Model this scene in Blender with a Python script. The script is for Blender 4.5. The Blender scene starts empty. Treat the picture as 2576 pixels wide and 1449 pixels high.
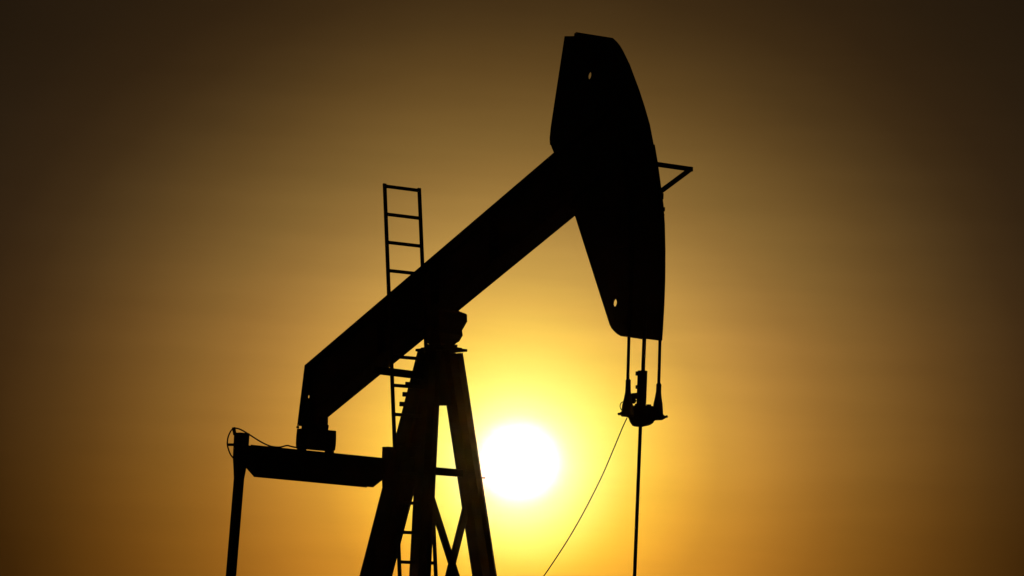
import bpy, bmesh, math, random
from mathutils import Vector, Matrix
random.seed(7)
S = bpy.context.scene
COL = S.collection
rad = math.radians

# ------------------------------------------------------------------ camera
W, H = 2576.0, 1449.0            # pixel grid the measurements of the photograph are given in
FPX = 7000.0                     # focal length in those pixels
PSI = rad(53)                    # angle between the beam's side and the line of sight
ROLL = 0.045
HORIZON = 1590.0
PITCH = math.atan((HORIZON - H/2)/FPX)
DIST = 29.2
CAMZ = 1.9
fwd_h = Vector((-math.sin(PSI), math.cos(PSI), 0))
right_h = Vector((math.cos(PSI), math.sin(PSI), 0))
up_w = Vector((0, 0, 1))
Fv = (fwd_h*math.cos(PITCH) + up_w*math.sin(PITCH)).normalized()
U0 = (up_w*math.cos(PITCH) - fwd_h*math.sin(PITCH)).normalized()
Rv = right_h*math.cos(ROLL) + U0*math.sin(ROLL)
Uv = U0*math.cos(ROLL) - right_h*math.sin(ROLL)
CAM = -fwd_h*DIST + right_h*0.66 + Vector((0, 0, CAMZ))

cam = bpy.data.cameras.new('camera')
camo = bpy.data.objects.new('camera', cam)
COL.objects.link(camo)
M = Matrix((Rv, Uv, -Fv)).transposed().to_4x4()
M.translation = CAM
camo.matrix_world = M
cam.sensor_width = 36.0
cam.lens = 36.0*FPX/W
cam.clip_start = 0.1
cam.clip_end = 20000
S.camera = camo

def ray(px, py):
    return (Fv + Rv*((px - W/2)/FPX) - Uv*((py - H/2)/FPX)).normalized()
def hit(px, py, p0, n):
    d = ray(px, py)
    return CAM + d*((Vector(p0) - CAM).dot(n)/d.dot(n))
def atY(px, py, y=0.0): return hit(px, py, (0, y, 0), Vector((0, 1, 0)))
def atX(px, py, x=0.0): return hit(px, py, (x, 0, 0), Vector((1, 0, 0)))
def xz(px, py, y=0.0):
    p = atY(px, py, y); return (p.x, p.z)
def yz(px, py, x=0.0):
    p = atX(px, py, x); return (p.y, p.z)

# --------------------------------------------------------------- materials
def steel(name, col, rough=0.75, rust=0.25, scale=3.0):
    m = bpy.data.materials.new(name); m.use_nodes = True
    nt = m.node_tree; b = nt.nodes['Principled BSDF']
    tc = nt.nodes.new('ShaderNodeTexCoord')
    n1 = nt.nodes.new('ShaderNodeTexNoise'); n1.inputs['Scale'].default_value = scale; n1.inputs['Detail'].default_value = 8
    nt.links.new(tc.outputs['Object'], n1.inputs['Vector'])
    r = nt.nodes.new('ShaderNodeValToRGB')
    r.color_ramp.elements[0].position = 0.5; r.color_ramp.elements[1].position = 0.72
    r.color_ramp.elements[0].color = (*col, 1)
    r.color_ramp.elements[1].color = (col[0]*(1-rust)+0.06*rust, col[1]*(1-rust)+0.028*rust, col[2]*(1-rust)+0.012*rust, 1)
    nt.links.new(n1.outputs['Fac'], r.inputs['Fac'])
    nt.links.new(r.outputs['Color'], b.inputs['Base Color'])
    b.inputs['Roughness'].default_value = rough
    b.inputs['Specular IOR Level'].default_value = 0.2
    bp = nt.nodes.new('ShaderNodeBump'); bp.inputs['Strength'].default_value = 0.1; bp.inputs['Distance'].default_value = 0.01
    nt.links.new(n1.outputs['Fac'], bp.inputs['Height']); nt.links.new(bp.outputs['Normal'], b.inputs['Normal'])
    return m
PAINT = steel('dark_paint', (0.018, 0.016, 0.015))
PAINT2 = steel('worn_dark_paint', (0.022, 0.018, 0.015), rust=0.6, scale=6)
ROPE = steel('greased_wire_rope', (0.015, 0.013, 0.012), rough=0.85, scale=40)
RODM = steel('polished_rod_steel', (0.03, 0.028, 0.026), rough=0.6, rust=0.1)
RUBBER = steel('black_rubber', (0.012, 0.012, 0.012), rough=0.9, rust=0.0)

def noisy(name, c1, c2, scale, rough=0.95):
    m = bpy.data.materials.new(name); m.use_nodes = True
    nt = m.node_tree; b = nt.nodes['Principled BSDF']
    tc = nt.nodes.new('ShaderNodeTexCoord')
    n = nt.nodes.new('ShaderNodeTexNoise'); n.inputs['Scale'].default_value = scale; n.inputs['Detail'].default_value = 10
    nt.links.new(tc.outputs['Object'], n.inputs['Vector'])
    r = nt.nodes.new('ShaderNodeValToRGB')
    r.color_ramp.elements[0].position = 0.35; r.color_ramp.elements[1].position = 0.65
    r.color_ramp.elements[0].color = (*c1, 1); r.color_ramp.elements[1].color = (*c2, 1)
    nt.links.new(n.outputs['Fac'], r.inputs['Fac']); nt.links.new(r.outputs['Color'], b.inputs['Base Color'])
    b.inputs['Roughness'].default_value = rough; b.inputs['Specular IOR Level'].default_value = 0.1
    bp = nt.nodes.new('ShaderNodeBump'); bp.inputs['Strength'].default_value = 0.4; bp.inputs['Distance'].default_value = 0.05
    nt.links.new(n.outputs['Fac'], bp.inputs['Height']); nt.links.new(bp.outputs['Normal'], b.inputs['Normal'])
    return m
SAND = noisy('desert_sand', (0.22, 0.16, 0.10), (0.30, 0.22, 0.14), 0.4)
CONC = noisy('concrete', (0.25, 0.24, 0.22), (0.34, 0.33, 0.30), 3.0)

# ------------------------------------------------------------- mesh helpers
class MB:
    def __init__(self): self.bm = bmesh.new()
    def hexa(self, a, b):
        """solid between two rings of the same length"""
        va = [self.bm.verts.new(p) for p in a]; vb = [self.bm.verts.new(p) for p in b]
        n = len(va)
        for i in range(n):
            self.bm.faces.new((va[i], va[(i+1) % n], vb[(i+1) % n], vb[i]))
        self.bm.faces.new(va[::-1]); self.bm.faces.new(vb)
        return self
    def box(self, lo, hi):
        x0, y0, z0 = lo; x1, y1, z1 = hi
        return self.hexa([(x0, y0, z0), (x1, y0, z0), (x1, y1, z0), (x0, y1, z0)],
                         [(x0, y0, z1), (x1, y0, z1), (x1, y1, z1), (x0, y1, z1)])
    def prismY(self, pts, y0, y1):
        return self.hexa([(x, y0, z) for x, z in pts], [(x, y1, z) for x, z in pts])
    def prismX(self, pts, x0, x1):
        return self.hexa([(x0, y, z) for y, z in pts], [(x1, y, z) for y, z in pts])
    def prismZ(self, pts, z0, z1):
        return self.hexa([(x, y, z0) for x, y in pts], [(x, y, z1) for x, y in pts])
    def bar(self, p, q, wu, wv, up=Vector((0, 0, 1))):
        """rectangular bar from p to q; wu across, wv along 'up'"""
        p = Vector(p); q = Vector(q); d = (q - p).normalized()
        u = d.cross(up)
        if u.length < 1e-4: u = d.cross(Vector((1, 0, 0)))
        u.normalize(); v = u.cross(d).normalized()
        ring = [(-1, -1), (1, -1), (1, 1), (-1, 1)]
        return self.hexa([p + u*a*wu/2 + v*b*wv/2 for a, b in ring], [q + u*a*wu/2 + v*b*wv/2 for a, b in ring])
    def hbeam(self, p, q, wx, wy, t=0.02):
        """H section whose ends are cut level; flanges face Y, web between"""
        p = Vector(p); q = Vector(q)
        def R(c, x0, x1, y0, y1): return [c + Vector((x0, y0, 0)), c + Vector((x1, y0, 0)), c + Vector((x1, y1, 0)), c + Vector((x0, y1, 0))]
        for s in (R(p, -wx/2, wx/2, -wy/2, -wy/2+t), R(p, -wx/2, wx/2, wy/2-t, wy/2), R(p, -t/2, t/2, -wy/2+t, wy/2-t)):
            self.hexa(s, [v + (q - p) for v in s])
        return self
    def tube(self, pts, r, n=10):
        pts = [Vector(p) for p in pts]
        rs = r if isinstance(r, (list, tuple)) else [r]*len(pts)
        rings = []; u = None
        for i, p in enumerate(pts):
            d = (pts[min(i+1, len(pts)-1)] - pts[max(i-1, 0)]).normalized()
            if u is None:
                u = d.orthogonal().normalized()
            else:
                u = (u - d*u.dot(d)).normalized()
            v = d.cross(u)
            rings.append([self.bm.verts.new(p + (u*math.cos(2*math.pi*k/n) + v*math.sin(2*math.pi*k/n))*rs[i]) for k in range(n)])
        for a, b in zip(rings, rings[1:]):
            for k in range(n):
                self.bm.faces.new((a[k], a[(k+1) % n], b[(k+1) % n], b[k])).smooth = True
        self.bm.faces.new(rings[0][::-1]); self.bm.faces.new(rings[-1])
        return self
    def cyl(self, p, q, r, n=20): return self.tube([p, q], r, n)
    def loft(self, rings):
        vs = [[self.bm.verts.new(p) for p in r] for r in rings]
        n = len(vs[0])
        for a, b in zip(vs, vs[1:]):
            for k in range(n): self.bm.faces.new((a[k], a[(k+1) % n], b[(k+1) % n], b[k]))
        self.bm.faces.new(vs[0][::-1]); self.bm.faces.new(vs[-1])
        return self
    def plateY(self, outline, holes, y0, y1):
        """flat plate in XZ with round holes, given thickness"""
        bm = bmesh.new()
        for loop in [outline] + holes:
            v = [bm.verts.new((x, y0, z)) for x, z in loop]
            for i in range(len(v)): bm.edges.new((v[i], v[(i+1) % len(v)]))
        bmesh.ops.triangle_fill(bm, use_beauty=True, use_dissolve=False, edges=bm.edges[:])
        g = bmesh.ops.extrude_face_region(bm, geom=bm.faces[:])
        bmesh.ops.translate(bm, vec=(0, y1 - y0, 0), verts=[e for e in g['geom'] if isinstance(e, bmesh.types.BMVert)])
        me = bpy.data.meshes.new('tmp'); bm.to_mesh(me); bm.free()
        self.bm.from_mesh(me); bpy.data.meshes.remove(me)
        return self
    def plateX(self, outline, holes, x0, x1):
        n0 = len(self.bm.verts); self.plateY(outline, holes, x0, x1)
        self.bm.verts.ensure_lookup_table()
        for v in self.bm.verts[n0:]: v.co = Vector((v.co.y, v.co.x, v.co.z))
        return self
    def build(self, name, mat, parent=None, bevel=0.0):
        bmesh.ops.recalc_face_normals(self.bm, faces=self.bm.faces[:])
        me = bpy.data.meshes.new(name); self.bm.to_mesh(me); self.bm.free()
        me.materials.append(mat)
        o = bpy.data.objects.new(name, me); COL.objects.link(o)
        if parent:
            o.parent = parent
            o.matrix_parent_inverse = Matrix.Translation(-WORLD[parent.name]) if parent.name in WORLD else Matrix()
        if bevel:
            b = o.modifiers.new('edge', 'BEVEL'); b.width = bevel; b.segments = 2; b.limit_method = 'ANGLE'; b.angle_limit = rad(35)
        return o
WORLD = {}
def thing(name, loc, label, cat, group=None):
    o = bpy.data.objects.new(name, None); COL.objects.link(o)
    o.location = loc; WORLD[o.name] = Vector(loc); o.empty_display_size = 0.3
    o['label'] = label; o['category'] = cat
    if group: o['group'] = group
    return o
def smooth_curve(pts, per=8):
    pts = [Vector(p) for p in pts]; out = []
    P = [pts[0]*2 - pts[1]] + pts + [pts[-1]*2 - pts[-2]]
    for i in range(1, len(P)-2):
        for k in range(per):
            t = k/per; a, b, c, d = P[i-1:i+3]
            out.append(0.5*((2*b) + (c-a)*t + (2*a-5*b+4*c-d)*t*t + (3*b-a-3*c+d)*t**3))
    out.append(pts[-1]); return out
def disc(cx, cz, r, n=20): return [(cx + r*math.cos(2*math.pi*k/n), cz + r*math.sin(2*math.pi*k/n)) for k in range(n)]

# ================================================================ PUMP JACK
pump = thing('pump_jack', (0, 0, 0), 'black oil pump jack with its walking beam tilted up, silhouetted against the setting sun', 'pump jack')

# ---- walking beam
FW = 0.13                                           # half flange width
t0, t1 = Vector(xz(767, 918, -FW)), Vector(xz(1395, 382, -FW))
b0, b1 = Vector(xz(824, 1051, FW)), Vector(xz(1449, 541, FW))
def ext(p, q, k): return p + (q - p)*k
tE, bE = ext(t0, t1, 1.22), ext(b0, b1, 1.14)
nT = Vector((-(t1-t0).y, (t1-t0).x)).normalized()*0.03
nB = Vector((-(b1-b0).y, (b1-b0).x)).normalized()*0.03
x_tail = xz(757, 993, -FW)[0]
tail_low = Vector(xz(748, 1071, -FW))
sad_right = Vector(xz(827, 1076, FW))
hz_q = atY(777, 975, -0.05).z
m = MB()
m.prismY([t0, tE, tE - nT, t0 - nT], -FW, FW)                      # top flange
m.prismY([b0, bE, bE + nB, b0 + nB], -FW, FW)                      # bottom flange
m.prismY([t0 - nT*0.9, tE - nT*0.9, bE + nB*0.9, b0 + nB*0.9], -0.012, 0.012)   # web
m.prismY([t0 - nT*0.9 + Vector((0.001, 0)), b0 + nB*0.5, (b0.x-0.001, tail_low.y+0.02), (tail_low.x+0.1, tail_low.y+0.02), (tail_low.x+0.1, hz_q), (tail_low.x+0.012, hz_q)], -0.012, 0.012)
for k in (0.3, 0.52, 0.75):                                         # web stiffeners
    a = ext(t0, t1, k) - nT; b = ext(b0, b1, k) + nB
    for s in (-1, 1):
        m.prismY([a + Vector((-.01, 0)), a + Vector((.01, 0)), b + Vector((.01, 0)), b + Vector((-.01, 0))], min(s*0.012, s*(FW-.01)), max(s*0.012, s*(FW-.01)))
beam = m.build('walking_beam', PAINT, pump)
# end plate and tail bracket
m = MB()
m.prismY([(tail_low.x+0.025, tail_low.y+0.03), (sad_right.x, sad_right.y+0.03), (sad_right.x, sad_right.y), (tail_low.x+0.025, tail_low.y)], -FW, FW)
for s in (-1, 1):
    m.prismY([(tail_low.x+0.02, tail_low.y+0.02), (sad_right.x, sad_right.y+0.02), (sad_right.x - 0.005, b0.y+0.05), (b0.x-0.02, b0.y+0.17), (tail_low.x+0.14, b0.y + 0.17)],
             s*(FW-0.02) - 0.008, s*(FW-0.02) + 0.008)
m.build('tail_bracket', PAINT, beam)
ex = (t0.x + tail_low.x)/2                        # end plate with a small round hole
hy_, hz_ = yz(777, 998, ex)
m = MB(); m.plateX([(-FW, t0.y), (FW, t0.y), (FW, tail_low.y), (-FW, tail_low.y)], [[(hy_ + 0.010*math.cos(2*math.pi*k/16), hz_ + 0.019*math.sin(2*math.pi*k/16)) for k in range(16)]], ex - 0.006, ex + 0.004)
sh = (t0.x - tail_low.x)/(t0.y - tail_low.y)
for v in m.bm.verts: v.co.x += sh*(v.co.z - (t0.y + tail_low.y)/2)
m.build('end_plate', PAINT, beam)

# ---- horse head
TW = 0.222                                          # half width of the curved face plate
edge_px = [(1541.6, 95.3), (1552, 105), (1560, 114.7), (1567.5, 127.5), (1584, 161), (1608.3, 225.8), (1622, 268), (1635, 312.8),
           (1645.2, 366), (1652.6, 409), (1661.9, 477.5), (1667, 515), (1670.5, 565), (1672, 630), (1671.6, 704), (1669.5, 765), (1666, 825), (1664, 857)]
arc = [Vector(xz(x, y, TW)) for x, y in edge_px]
def inner(pts, t):
    out = []
    for i, p in enumerate(pts):
        d = (pts[min(i+1, len(pts)-1)] - pts[max(i-1, 0)]).normalized()
        out.append(p + Vector((d.y, -d.x))*(t if Vector((d.y, -d.x)).x < 0 else -t))
    return out
arc_in = inner(arc, 0.03)
holes = [disc(*xz(1484, 190.5), 0.043), disc(*xz(1548, 762), 0.044)]
back = [(1564.6, 846), (1555.5, 840.5), (1547.9, 833.5), (1541.5, 826), (1536.8, 816.8), (1500.8, 704.3), (1449, 541.4),
        (1449, 470), (1395.3, 382), (1386.3, 359), (1386, 348), (1388.8, 320), (1406, 207), (1423.7, 91.6)]
outline = [tuple(p) for p in arc_in] + [xz(1612, 853)] + [xz(x, y) for x, y in back] + [xz(1475, 91.0)]
# keep the web's top edge just under the top of the face plate
m = MB(); m.plateY(outline, holes, -0.018, 0.018)
head = m.build('horse_head', PAINT, pump)
m = MB()                                            # curved wire-line face
near_top = atY(1448.6, 80.5, -TW)
ringsN = []
for i in range(len(arc)):
    dz = (near_top.z - arc[0].y)*max(0, 1 - i/4.0) if i < 4 else 0
    dx = (near_top.x - arc[0].x)*max(0, 1 - i/4.0) if i < 4 else 0
    ringsN.append([(arc[i].x, TW, arc[i].y), (arc_in[i].x, TW, arc_in[i].y), (arc_in[i].x+dx, -TW, arc_in[i].y+dz), (arc[i].x+dx, -TW, arc[i].y+dz)])
m.loft(ringsN)
m.build('face_plate', PAINT, head)
# ribs between web and face
for f in (0.14, 0.36, 0.52, 0.78):
    k = int(f*(len(arc)-1)); p = arc_in[k]
    bx = p.x - 0.22
    for s in (-1, 1):
        m = MB(); m.prismX([(s*0.018, p.y-0.008), (s*(TW-0.03), p.y-0.008), (s*(TW-0.03), p.y+0.008), (s*0.018, p.y+0.008)], bx, p.x-0.001); m.build('rib', PAINT, head)
# cap strip on the top edge, cable anchors
m = MB()
a = atY(1451, 81.5, -TW+0.005); b = atY(1494, 87, 0.0)
m.bar((a.x-0.02, -TW+0.006, a.z-0.024), (a.x-0.02, 0.0, a.z-0.034), 0.05, 0.045)
m.build('cable_anchor', PAINT2, head, 0.003)
# side clamps along the far edge of the face
for px, py, w, h in ((1668.5, 494, .008, .03), (1671, 527, .014, .02), (1671, 551, .004, .05)):
    c = atY(px, py, TW); m = MB(); m.box((c.x-0.05, TW-0.04, c.z-h), (c.x+w, TW-0.002, c.z+h)); m.build('edge_clamp', PAINT2, head)
# bracket at back of the head where it hooks on the beam
m = MB()
c = xz(1390, 353)
m.box((c[0]-0.004, -0.03, c[1]-0.05), (c[0]+0.12, 0.03, c[1]+0.02))
m.build('hinge_lug', PAINT, head)
# triangular wire-line guard on the far side
xg = xz(1655, 430, TW)[0] - 0.03
m = MB()
p0, p1, p2 = atX(1640, 411.5, xg), atX(1737.5, 425.5, xg), atX(1660, 483, xg)
p2b = p2 + (p2-p1)*0.05
m.bar(p0, p1 + (p1-p0).normalized()*0.02, 0.03, 0.046)
m.bar(p1 + (p1-p2)*0.03, p2b, 0.03, 0.046)
m.build('guard_bracket', PAINT, head, 0.004)
# splice plates tying head to beam
m = MB()
for s in (-1, 1):
    A, B, C_, D = xz(1400, 400), xz(1560, 300), xz(1590, 520), xz(1452, 530)
    m.prismY([A, B, C_, D], s*0.06 - 0.012, s*0.06 + 0.012)
m.build('splice_plate', PAINT, head)

# ---- tripod post
zt = atY(1110, 884).z
def legline(px0, py0, px1, py1, y=None):
    return atY(px0, py0, y), atY(px1, py1, y)
mt, mb = atY(1110, 884), atY(1137.5, 1449)
nf = (mt - mb).cross(Vector((0, 1, 0))).normalized()         # normal of the front legs' plane
def front(px, py): return hit(px, py, mt, nf)
def down(p, q, z): return p + (q - p)*((z - p.z)/(q.z - p.z))
GZ = 0.62                                                     # top of the base frame
def leg(pts, wx, wy):
    a, b = front(*pts[0]), front(*pts[1])
    m = MB(); m.hbeam(down(a, b, zt), down(a, b, GZ), wx, wy); return a, b, m.build('leg', PAINT, pump)
B0, B1, legB = leg(((1085.5, 886), (1056.5, 1449)), 0.16, 0.16)
C0, C1, legC = leg(((1133.5, 886), (1219, 1449)), 0.19, 0.185)
A0, A1 = atY(1091.5, 886), atY(945.5, 1449)
m = MB(); m.hbeam(down(A0, A1, zt), down(A0, A1, GZ), 0.255, 0.25, 0.025)
legA = m.build('leg', PAINT, pump)
# bolts / climbing pegs standing out of the legs
def peg(leg_o, p, d, ln, r):
    m = MB(); m.cyl(p - d*0.12, p + d*ln, r, 10)
    m.build('bolt', PAINT2, leg_o)
for px, py in ((1026, 966.5), (1019, 992), (1011.5, 1016.5)):
    p = atY(px, py, -0.06); peg(legA, p, -right_h, 0.028, 0.026)
p = front(1212, 1202); peg(legC, p, right_h, 0.036, 0.008)
# top plate
hx, hy = 0.25, 0.16
cx = mt.x
m = MB(); m.box((cx-hx, -hy, zt-0.002), (cx+hx, hy, zt+0.026))
cap = m.build('cap_plate', PAINT, pump, 0.004)
# gusset joining the legs below the cap
m = MB()
m.hexa([v for v in (front(1066, 884), front(1152, 890), front(1140, 1020.5), front(1080, 1020))],
       [v + Vector((-0.02, 0, 0)) for v in (front(1066, 884), front(1152, 890), front(1140, 1020.5), front(1080, 1020))])
m.build('gusset', PAINT, pump)
# side plate between front near leg and rear leg (hides the gap at the top)
m = MB()
q = [atY(1078, 890), atY(1100, 890), atY(1085, 1150), atY(1030, 1150)]
m.prismY([(v.x, v.z) for v in q], -0.015, 0.015)
m.build('web_plate', PAINT, pump)
# strut and cross braces between the front legs
m = MB(); m.bar(front(1075, 1183.5), front(1172, 1191.5), 0.04, 0.08); m.build('strut', PAINT, pump)
def brace(p, q, w):
    m = MB(); m.bar(p, q, 0.03, w, up=(front(1100, 1300) - front(1100, 1400))); return m.build('brace', PAINT, pump)
brace(front(1081, 1243), front(1214, 1658), 0.078)
P, Q = front(1180, 1266), front(1068, 1714)
off = Vector((-0.034, 0, 0))
brace(P + off, Q + off, 0.078)

# ---- saddle bearing
m = MB()
prof = [(770, 36), (784, 40), (791.5, 61.5), (810, 63), (832.8, 51), (839, 52.5), (845, 53.4), (855, 48), (863, 40), (869.5, 33), (876, 36), (880, 37.5)]
rings = []
for y, hw in prof:
    z = atY(1110, y - 2.5).z; a = hw/165.0*0.5*2/2
    c = Vector((cx + 0.0, 0, z)); k = a*0.985
    rings.append([c + Vector((sx*k, sy*k, 0)) for sx, sy in ((-1, -1), (1, -1), (1, 1), (-1, 1))])
m.loft(rings)
m.box((cx-0.2, -0.13, zt+0.024), (cx+0.2, 0.13, zt+0.04))
brg = m.build('saddle_bearing', PAINT, pump, 0.006)
zc = atY(1110, 840).z
m = MB(); m.cyl((cx, -0.2, zc), (cx, 0.2, zc), 0.075); m.build('bearing_shaft', PAINT2, brg)
for sx in (-1, 1):
    for sy in (-1, 1):
        m = MB(); m.cyl((cx+sx*0.12, sy*0.1, zt+0.03), (cx+sx*0.12, sy*0.1, zt+0.075), 0.018, 6); m.build('bolt', PAINT2, brg)

# ---- ladder
def ladp(px, py): return hit(px, py, mt + Vector((0.0, 0, 0)), nf)
# true rails: parallel, from the top corners down the plane of the front legs
LTp, RTp = ladp(967.5, 462), ladp(1054.5, 473.5)
lowL, lowR = ladp(1005.5, 1446), ladp(1096.3, 1446)
rail_pts = []
for T, L in ((LTp, lowL), (RTp, lowR)):
    rail_pts.append((T, down(T, L, 0.9)))
ld = MB()
ld.bar(rail_pts[0][0], rail_pts[0][1], 0.036, 0.022, up=nf)
ladder = ld.build('ladder', PAINT, pump)
ld = MB(); ld.bar(rail_pts[1][0], rail_pts[1][1], 0.036, 0.022, up=nf); ld.build('rail', PAINT, ladder)
def on(T, L, z): return down(T, L, z)
zr = [ladp(970, 468.5).z, ladp(1009, 1414).z]
n_r = 13
for i in range(n_r + 6):
    f = i/n_r
    z = zr[0] + (zr[1]-zr[0])*f
    zb = z
    a, b = on(LTp, lowL, z), on(RTp, lowR, z + (ladp(1055, 479.5).z - zr[0]))
    if a.z < 0.95: break
    mm = MB(); mm.bar(a, b, 0.02, 0.035, up=Vector((0, 0, 1))); mm.build('rung', PAINT, ladder)
# stand-off bar tying the ladder to the post
mm = MB(); mm.bar(ladp(940, 930.5), ladp(1062, 945.5), 0.05, 0.078); mm.build('standoff', PAINT, ladder)

# ---- equalizer and tail bearing
XE = atY(788, 1150).x
m = MB()
tx = 0.075
eq = [yz(626-12, 1119.5, XE-tx), yz(968, 1152.2, XE+tx), yz(968, 1203, XE+tx), yz(938.9, 1226, XE+tx), yz(639, 1200, XE-tx), yz(618, 1176, XE-tx)]
ztl = eq[0][1]
for s in (-1, 1):
    m.prismX(eq, XE + s*tx - (0.016 if s > 0 else 0), XE + s*tx + (0.016 if s < 0 else 0))
ins = eq
m.prismX([(p[0]*0.98, p[1]-0.01) for p in eq[:2]] + [(p[0]*0.98, p[1]+0.012) for p in eq[2:]], XE - tx + 0.017, XE + tx - 0.017)
equal = m.build('equalizer', PAINT, pump)
m = MB()
XB = atY(795.5, 1100).x
zb0, zb1 = atY(795.5, 1131).z, atY(795.5, 1081).z
ba, bb = 0.115, 0.195
def oct_(k, z):
    return [(XB+sx*ba*k, sy*bb*k, z) for sx, sy in ((-1, -1), (1, -1), (1, 1), (-1, 1))]
m.loft([oct_(0.97, zb0), oct_(1.0, zb0+0.06), oct_(1.0, zb0+0.14), oct_(0.98, zb1)])
for sy in (-1, 1):
    m.box((XB-0.07, sy*0.185-0.02, zb0-0.06), (XB+0.07, sy*0.185+0.02, zb0+0.002))
tb = m.build('equalizer_bearing', PAINT, pump, 0.005)
m = MB()                                          # neck between the bracket and the bearing
nk = [xz(757.5, 1070, -FW)[0] , sad_right.x - 0.002]
m.box((nk[0]+0.0, -FW+0.005, zb1-0.01), (nk[1], FW-0.002, tail_low.y+0.01))
m.build('bearing_neck', PAINT, tb)
p = atX(751, 1080.5, XB); m = MB(); m.cyl((XB, p.y-0.012, zb1-0.005), (XB, p.y-0.012, zb1+0.02), 0.016, 6); m.build('bolt', PAINT2, tb)

# ---- pitman arms, cranks, gear box (mostly below the frame)
Lp = atX(606, 1130, XE); Rp = atX(979, 1160, XE)
PINZ = 1.3
for P, topy, hw in ((Lp, 1089, 0.08), (Rp, 1124.5, 0.08)):
    zt_ = atX(606 if P is Lp else 979, topy + (-0.0), XE).z
    zb_ = atX(606 if P is Lp else 979, 1182 if P is Lp else 1214, XE).z
    m = MB()
    k = 0.0615
    m.loft([[(XE+sx*q - 0.11*max(0.0, min(1.0, (zb_-z)/(zb_-PINZ))), P.y+sy*q, z) for sx, sy in ((-1, -1), (1, -1), (1, 1), (-1, 1))] for q, z in
            ((0.043, PINZ), (0.043, zb_ - 0.1), (0.051, zb_ + 0.0), (0.0585, zb_+0.09), (0.062, zb_+0.13), (0.063, zt_-0.03), (0.063, zt_))])
    pit = m.build('pitman_arm', PAINT, pump, 0.004)
    m = MB(); m.cyl((XE-0.11, P.y-0.12, PINZ), (XE-0.11, P.y+0.12, PINZ), 0.09); m.build('crank_pin', PAINT2, pit)
    if P is Lp:
        m = MB(); a = atX(591, 1094, XE); b = atX(587.5, 1075, XE); m.tube([a, b], 0.02, 10); m.build('grease_fitting', PAINT2, pit)
        m = MB(); a = atX(590, 1118.7, XE); b = atX(572, 1118.7, XE); m.bar(a, b, 0.02, 0.03); m.build('hose_clip', PAINT2, pit)
CZ = 2.0
for s in (-1, 1):
    y = s*(abs(Lp.y) - 0.16)
    m = MB(); m.prismY([(XE-0.12, CZ+0.14), (XE+0.12, CZ+0.14), (XE+0.2, 0.75), (XE-0.2, 0.75)], y-0.07, y+0.07)
    cr = m.build('crank', PAINT, pump, 0.01)
    m = MB(); m.prismY(disc(XE-0.3, 1.05, 0.26, 24), y-0.12, y+0.12); m.prismY(disc(XE+0.3, 1.05, 0.26, 24), y-0.12, y+0.12); m.build('counterweight', PAINT, cr, 0.01)
m = MB(); m.box((XE-0.55, -0.45, 0.62), (XE+0.55, 0.45, 2.3)); gb = m.build('gear_box', PAINT, pump, 0.05)
m = MB(); m.cyl((XE, -abs(Lp.y)+0.05, CZ), (XE, abs(Lp.y)-0.05, CZ), 0.08); m.build('crank_shaft', PAINT2, gb)
m = MB()
for s in (-1, 1): m.box((-4.6, s*0.55-0.1, 0.34), (1.2, s*0.55+0.1, 0.62))
for x in (-4.4, -3.2, -1.6, 0.2, 1.0): m.box((x-0.08, -0.45, 0.36), (x+0.08, 0.45, 0.6))
m.build('base_frame', PAINT, pump)

# grease hose on the pitman
hp = [(591.7, 1077), (600, 1078.5), (611, 1083.5), (628, 1093.7), (653.7, 1110), (676, 1121), (692, 1124.3), (705.6, 1124.5), (722, 1120.8), (733, 1123.2), (746, 1125.5), (760, 1124)]
m = MB(); m.tube(smooth_curve([atX(x, y, XE - 0.03) for x, y in hp], 4), 0.0085, 8)
hp = [(588, 1078), (581.5, 1083), (575, 1096), (572.3, 1108), (572.2, 1120), (576, 1134), (581, 1145), (590, 1156)]
m.tube(smooth_curve([atX(x, y, XE - 0.03) for x, y in hp], 4), 0.0085, 8)
m.build('grease_hose', RUBBER, pump)

# ================================================================ BRIDLE
XR = atY(1617.5, 856, 0.0).x + 0.012
def R_(px, py): return atX(px, py, XR)
Lc, Rc = R_(1582, 851), R_(1661, 857)
yc = (Rc.y - Lc.y)/2; ymid = (Rc.y + Lc.y)/2
bri = thing('bridle', (XR, ymid, R_(1617, 1048).z), 'two wire ropes and a carrier bar hanging from the lower tip of the horse head', 'bridle')
def cable(px_top, px_bot, y_bot):
    T, Bt = R_(*px_top), R_(*px_bot)
    up = [Vector((p.x + 0.012, T.y, p.y)) for p in arc[8:][::-1]]
    m = MB(); m.tube([Bt, T], 0.0155, 12); m.tube(up, 0.0155, 8); m.build('wire_rope', ROPE, bri)
cable((1582.2, 848), (1579, 965), 0)
cable((1660.2, 856), (1657, 975), 0)
def socket(pts):
    m = MB(); P_ = [R_(x, y) for x, y, w in pts]; m.tube(P_, [w/2/262.0 for x, y, w in pts], 16); return m.build('rope_socket', PAINT, bri)
socket([(1580.4, 953.5, 8), (1580.4, 956, 13), (1580.2, 972, 13.5), (1579.8, 988, 15), (1579.2, 1003, 20), (1578.8, 1020, 28), (1578.6, 1040, 32.5), (1578.4, 1048, 31)])
socket([(1657.5, 963.5, 8), (1657.5, 967, 13.5), (1656.8, 985, 13.5), (1656, 999, 17), (1655.4, 1015, 23), (1654.6, 1035, 27.5), (1654.5, 1050, 28.5), (1654.5, 1056, 27)])
m = MB()
bar_px = [(1562.5, 1038), (1597, 1019.5), (1613, 1020), (1628, 1021), (1637, 1021.5), (1668, 1046), (1668, 1052), (1665, 1055.5), (1658, 1057.5), (1643, 1057.5),
          (1637.5, 1065), (1630, 1070), (1612.7, 1074), (1602, 1073), (1596, 1071), (1590, 1062.5), (1586, 1051), (1579, 1048), (1569, 1045)]
m.prismX([yz(x, y, XR) for x, y in bar_px], XR-0.035, XR+0.035)
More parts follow.
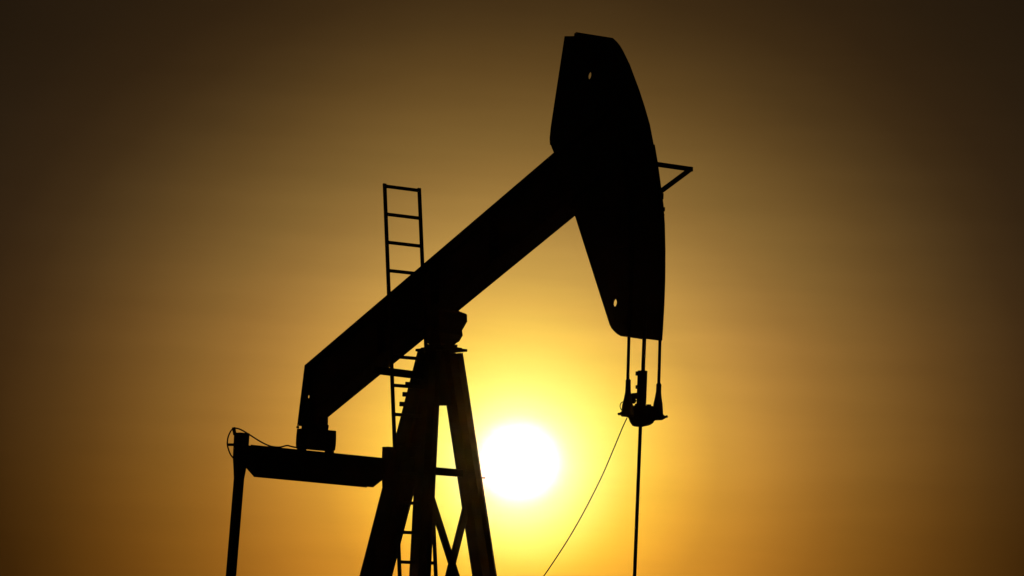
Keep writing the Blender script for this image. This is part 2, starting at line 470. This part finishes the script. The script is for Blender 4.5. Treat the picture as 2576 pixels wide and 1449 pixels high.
cb = m.build('carrier_bar', PAINT, bri, 0.006)
for a, b in (((1570, 1041.8), (1555.5, 1041.3)), ((1663, 1052.5), (1678, 1047.5))):
    m = MB(); m.tube([R_(*a), R_(*b)], [0.02, 0.0095], 10); m.cyl(R_(*b) - (R_(*b)-R_(*a)).normalized()*0.012, R_(*b), 0.013, 8); m.build('pin', PAINT2, cb)
for x, y in ((1603, 1019), (1632, 1020.5)):
    p = R_(x, y); m = MB(); m.cyl(p - Vector((0, 0, 0.02)), p + Vector((0, 0, 0.012)), 0.024, 6); m.build('bolt', PAINT2, cb)
m = MB(); m.tube(smooth_curve([R_(x, y) for x, y in ((1568, 1010), (1562.5, 1014), (1560, 1020), (1561, 1027), (1565, 1032.5))], 5), 0.0045, 6)
m.build('safety_loop', ROPE, cb)

# ================================================================ POLISHED ROD
rod_t, rod_b = R_(1619.6, 846), R_(1605.2, 1449)
rod = thing('polished_rod', (XR, rod_t.y, 1.55), 'straight vertical polished rod clamped above the carrier bar and running down out of sight', 'polished rod')
yr = R_(1619, 900).y
m = MB(); m.cyl((XR, yr, rod_t.z+0.3), (XR, yr, R_(1617, 1030).z), 0.0195, 16); m.cyl((XR, yr-0.006, R_(1617, 1031).z), (XR, yr-0.006, 1.5), 0.0175, 16)
m.build('shaft', RODM, rod)
m = MB()
zt_, zb_ = R_(1617, 932.5).z, R_(1617, 1022).z
m.prismZ([(XR + sx*0.038, yr - 0.006 + sy*0.04) for sx, sy in ((-1, -.7), (-.7, -1), (.7, -1), (1, -.7), (1, .7), (.7, 1), (-.7, 1), (-1, .7))], zb_, zt_)
clamp = m.build('rod_clamp', PAINT, rod, 0.004)
for px, py, l, r in ((1611, 940, 0.046, 0.021), (1611, 974, 0.046, 0.018), (1610, 957, 0.022, 0.03)):
    p = R_(px, py); m = MB(); m.cyl(p, p - right_h*l, r, 10); m.build('bolt', PAINT2, clamp)
m = MB()
m.prismX([yz(x, y, XR) for x, y in ((1586, 992), (1594.7, 988.5), (1609, 987.5), (1609, 1003.5), (1597, 1004.5), (1588, 997))], XR-0.03, XR+0.02)
m.prismX([yz(x, y, XR) for x, y in ((1591, 996), (1598, 1003), (1602, 1007), (1599, 1014), (1594, 1016), (1590, 1008))], XR-0.01, XR+0.0)
m.build('load_cell', PAINT2, rod, 0.003)

# ================================================================ SIGNAL CABLE
sp = [(1577.5, 1051), (1568, 1071), (1560, 1090), (1540, 1138), (1516, 1194), (1490, 1247), (1462, 1300), (1432, 1352), (1402, 1399), (1368, 1449)]
pts = [atY(x, y, yr - 0.2) for x, y in sp]
pts[0].x = R_(1577.5, 1051).x; pts[0].y = R_(1577.5, 1051).y; pts[0].z = R_(1577.5, 1051).z
d = pts[-1] - pts[-2]
for k in range(1, 8):
    d = Vector((d.x*1.05, d.y, d.z*0.92)); q = pts[-1] + d
    if q.z < 0.64: break
    pts.append(q)
m = MB(); m.tube(smooth_curve(pts, 3), 0.0055, 6)
sc = m.build('signal_cable', RUBBER)
sc['label'] = 'thin slack cable running from the carrier bar down past the sun'; sc['category'] = 'cable'

# ================================================================ WELLHEAD (under the frame)
wh = thing('wellhead', (XR, yr, 0), 'dark steel wellhead with stuffing box around the foot of the polished rod', 'wellhead')
m = MB(); m.cyl((XR, yr, 0.0), (XR, yr, 0.9), 0.12, 24); m.cyl((XR, yr, 0.45), (XR, yr, 0.52), 0.22, 24); m.cyl((XR, yr, 0.86), (XR, yr, 0.92), 0.2, 24); m.build('casing_head', PAINT, wh, 0.004)
m = MB(); m.cyl((XR, yr, 0.92), (XR, yr, 1.45), 0.07, 20); m.cyl((XR, yr, 1.45), (XR, yr, 1.55), 0.045, 20); m.build('stuffing_box', PAINT2, wh, 0.004)
m = MB(); m.cyl((XR, yr-0.6, 1.05), (XR, yr+0.6, 1.05), 0.045, 16); m.build('flow_line', PAINT, wh)

# ================================================================ GROUND
bm = bmesh.new()
vs = [bm.verts.new((4000*math.cos(2*math.pi*k/64), 4000*math.sin(2*math.pi*k/64), 0)) for k in range(64)]
bm.faces.new(vs)
me = bpy.data.meshes.new('ground'); bm.to_mesh(me); bm.free(); me.materials.append(SAND)
g = bpy.data.objects.new('ground', me); COL.objects.link(g); g['kind'] = 'structure'
m = MB(); m.box((-4.9, -0.95, 0.004), (1.5, 0.95, 0.34)); pad = m.build('concrete_pad', CONC, None, 0.02); pad['kind'] = 'structure'

# ================================================================ GLOW HAZE (thin volume added to imitate lens glow near the sun)
hz = MB(); hz.box((-4200, -4200, -1.0), (4200, 4200, 16.0))
hm = bpy.data.materials.new('glow_haze'); hm.use_nodes = True
hn = hm.node_tree; hn.nodes.clear()
ho = hn.nodes.new('ShaderNodeOutputMaterial'); hv = hn.nodes.new('ShaderNodeVolumePrincipled')
hv.inputs['Color'].default_value = (1.0, 0.55, 0.2, 1); hv.inputs['Density'].default_value = 1.0e-5; hv.inputs['Anisotropy'].default_value = 0.993
hn.links.new(hv.outputs[0], ho.inputs['Volume'])
haze = hz.build('haze', hm); haze['kind'] = 'stuff'

# ================================================================ SKY AND SUN
sun_dir = ray(1306, 1162)
sun_el = math.asin(sun_dir.z)
sun_az = math.atan2(sun_dir.x, sun_dir.y)
L = bpy.data.lights.new('sun', 'SUN'); L.energy = 2.0; L.angle = rad(0.53); L.color = (1.0, 0.72, 0.42)
lo = bpy.data.objects.new('sun', L); COL.objects.link(lo)
lo.rotation_euler = (-sun_dir).to_track_quat('-Z', 'Y').to_euler()
lo.location = sun_dir*200

def lin(c):
    c /= 255.0
    return c/12.92 if c <= 0.04045 else ((c+0.055)/1.055)**2.4
PROFILE = [(0, 255, 255, 255), (94, 255, 255, 255), (102, 255, 255, 236), (113, 255, 255, 209), (130, 255, 255, 180), (155, 255, 255, 160), (190, 255, 255, 142), (224, 255, 253, 128),
           (262, 255, 241, 115), (306, 255, 225, 103), (356, 249, 207, 93), (424, 231, 184, 85), (500, 206, 161, 77), (580, 192, 147, 72),
           (670, 171, 129, 64), (770, 149, 111, 55), (870, 130, 97, 48), (970, 113, 83, 41), (1070, 95, 69, 34), (1180, 76, 55, 28), (1290, 59, 42, 22),
           (1410, 45, 32, 18), (1560, 35, 26, 16), (1750, 27, 21, 14), (2200, 20, 16, 11), (3000, 14, 12, 9), (5000, 9, 8, 7)]
world = bpy.data.worlds.new('World'); S.world = world; world.use_nodes = True
nt = world.node_tree; nt.nodes.clear()
N = nt.nodes.new; K = nt.links.new
def vm(op, a, b=None):
    n = N('ShaderNodeVectorMath'); n.operation = op
    for i, v in enumerate((a, b)):
        if v is None: continue
        if isinstance(v, (tuple, Vector)): n.inputs[i].default_value = tuple(v)
        else: K(v, n.inputs[i])
    return n
def mth(op, a, b=None, clamp=False):
    n = N('ShaderNodeMath'); n.operation = op; n.use_clamp = clamp
    for i, v in enumerate((a, b)):
        if v is None: continue
        if isinstance(v, (int, float)): n.inputs[i].default_value = v
        else: K(v, n.inputs[i])
    return n.outputs[0]
tc = N('ShaderNodeTexCoord')
dirv = vm('NORMALIZE', tc.outputs['Generated']).outputs['Vector']
away = vm('SUBTRACT', dirv, sun_dir).outputs['Vector']
ang0 = vm('LENGTH', away).outputs['Value']                      # ~ angle from the sun, radians
squash = vm('MULTIPLY', away, (1, 1, 1.07)).outputs['Vector']    # the glow lies a little flat in the dust layer
ang = vm('LENGTH', squash).outputs['Value']
# faint unevenness of the dusty air
nz = N('ShaderNodeTexNoise'); nz.inputs['Scale'].default_value = 14; nz.inputs['Detail'].default_value = 4
K(dirv, nz.inputs['Vector'])
ang_n = mth('MULTIPLY', ang, mth('ADD', mth('MULTIPLY', nz.outputs['Fac'], 0.05), 0.975))
RMAX = 5000/FPX
fac = mth('POWER', mth('DIVIDE', ang_n, RMAX), 0.5, True)       # square root spreads the stops
ramp = N('ShaderNodeValToRGB'); cr = ramp.color_ramp; cr.interpolation = 'LINEAR'
while len(cr.elements) > 1: cr.elements.remove(cr.elements[-1])
for i, (r, a, b, c) in enumerate(PROFILE):
    pos = math.sqrt(min(1, r/5000))
    e = cr.elements[0] if i == 0 else cr.elements.new(pos)
    e.position = pos; e.color = (lin(a), lin(b), lin(c), 1)
K(fac, ramp.inputs['Fac'])
# thin drawn-out bands of dust
st = vm('MULTIPLY', dirv, (6, 6, 60)).outputs['Vector']
nb = N('ShaderNodeTexNoise'); nb.inputs['Scale'].default_value = 1.6; nb.inputs['Detail'].default_value = 5; nb.inputs['Roughness'].default_value = 0.55
K(st, nb.inputs['Vector'])
bandf = mth('ADD', mth('MULTIPLY', nb.outputs['Fac'], 0.22), 0.89)
# thicker dust near the horizon takes the blue and some green
sep = N('ShaderNodeSeparateXYZ'); K(dirv, sep.inputs[0])
er = N('ShaderNodeValToRGB'); er.color_ramp.interpolation = 'EASE'
er.color_ramp.elements[0].position = 0.01; er.color_ramp.elements[0].color = (1.2, 0.70, 0.23, 1)
er.color_ramp.elements[1].position = 0.13; er.color_ramp.elements[1].color = (0.94, 0.97, 0.97, 1)
e = er.color_ramp.elements.new(0.061); e.color = (1.09, 0.85, 0.54, 1)
e = er.color_ramp.elements.new(0.22); e.color = (0.8, 0.84, 0.8, 1)
er.color_ramp.interpolation = 'CARDINAL'
K(sep.outputs['Z'], er.inputs['Fac'])
mul = N('ShaderNodeMix'); mul.data_type = 'RGBA'; mul.blend_type = 'MULTIPLY'; mul.inputs[0].default_value = 1.0
mr = N('ShaderNodeMapRange'); mr.interpolation_type = 'SMOOTHSTEP'     # the direct glare around the sun burns through the dust colour
mr.inputs['From Min'].default_value = 100/FPX; mr.inputs['From Max'].default_value = 330/FPX
K(ang0, mr.inputs['Value']); K(mr.outputs['Result'], mul.inputs[0])
K(ramp.outputs['Color'], mul.inputs[6]); K(er.outputs['Color'], mul.inputs[7])
bg1 = N('ShaderNodeBackground'); K(mul.outputs[2], bg1.inputs['Color']); K(bandf, bg1.inputs['Strength'])
# the sun's own disc
dsc = mth('LESS_THAN', ang0, rad(0.265))
bg3 = N('ShaderNodeBackground'); bg3.inputs['Color'].default_value = (1, 0.85, 0.55, 1)
K(mth('MULTIPLY', dsc, 4.0), bg3.inputs['Strength'])
# clear-air sky behind the dust
sky = N('ShaderNodeTexSky'); sky.sky_type = 'NISHITA'; sky.sun_disc = False
sky.sun_elevation = sun_el; sky.sun_rotation = sun_az; sky.dust_density = 6; sky.air_density = 2
bg2 = N('ShaderNodeBackground'); K(sky.outputs['Color'], bg2.inputs['Color']); bg2.inputs['Strength'].default_value = 0.001
ad = N('ShaderNodeAddShader'); K(bg1.outputs[0], ad.inputs[0]); K(bg2.outputs[0], ad.inputs[1])
ad2 = N('ShaderNodeAddShader'); K(ad.outputs[0], ad2.inputs[0]); K(bg3.outputs[0], ad2.inputs[1])
out = N('ShaderNodeOutputWorld'); K(ad2.outputs[0], out.inputs['Surface'])

vs_ = S.view_settings
S.display_settings.display_device = 'sRGB'
vs_.view_transform = 'Standard'; vs_.look = 'None'; vs_.exposure = 0; vs_.gamma = 1
S.render.engine = 'CYCLES'
S.cycles.max_bounces = 4
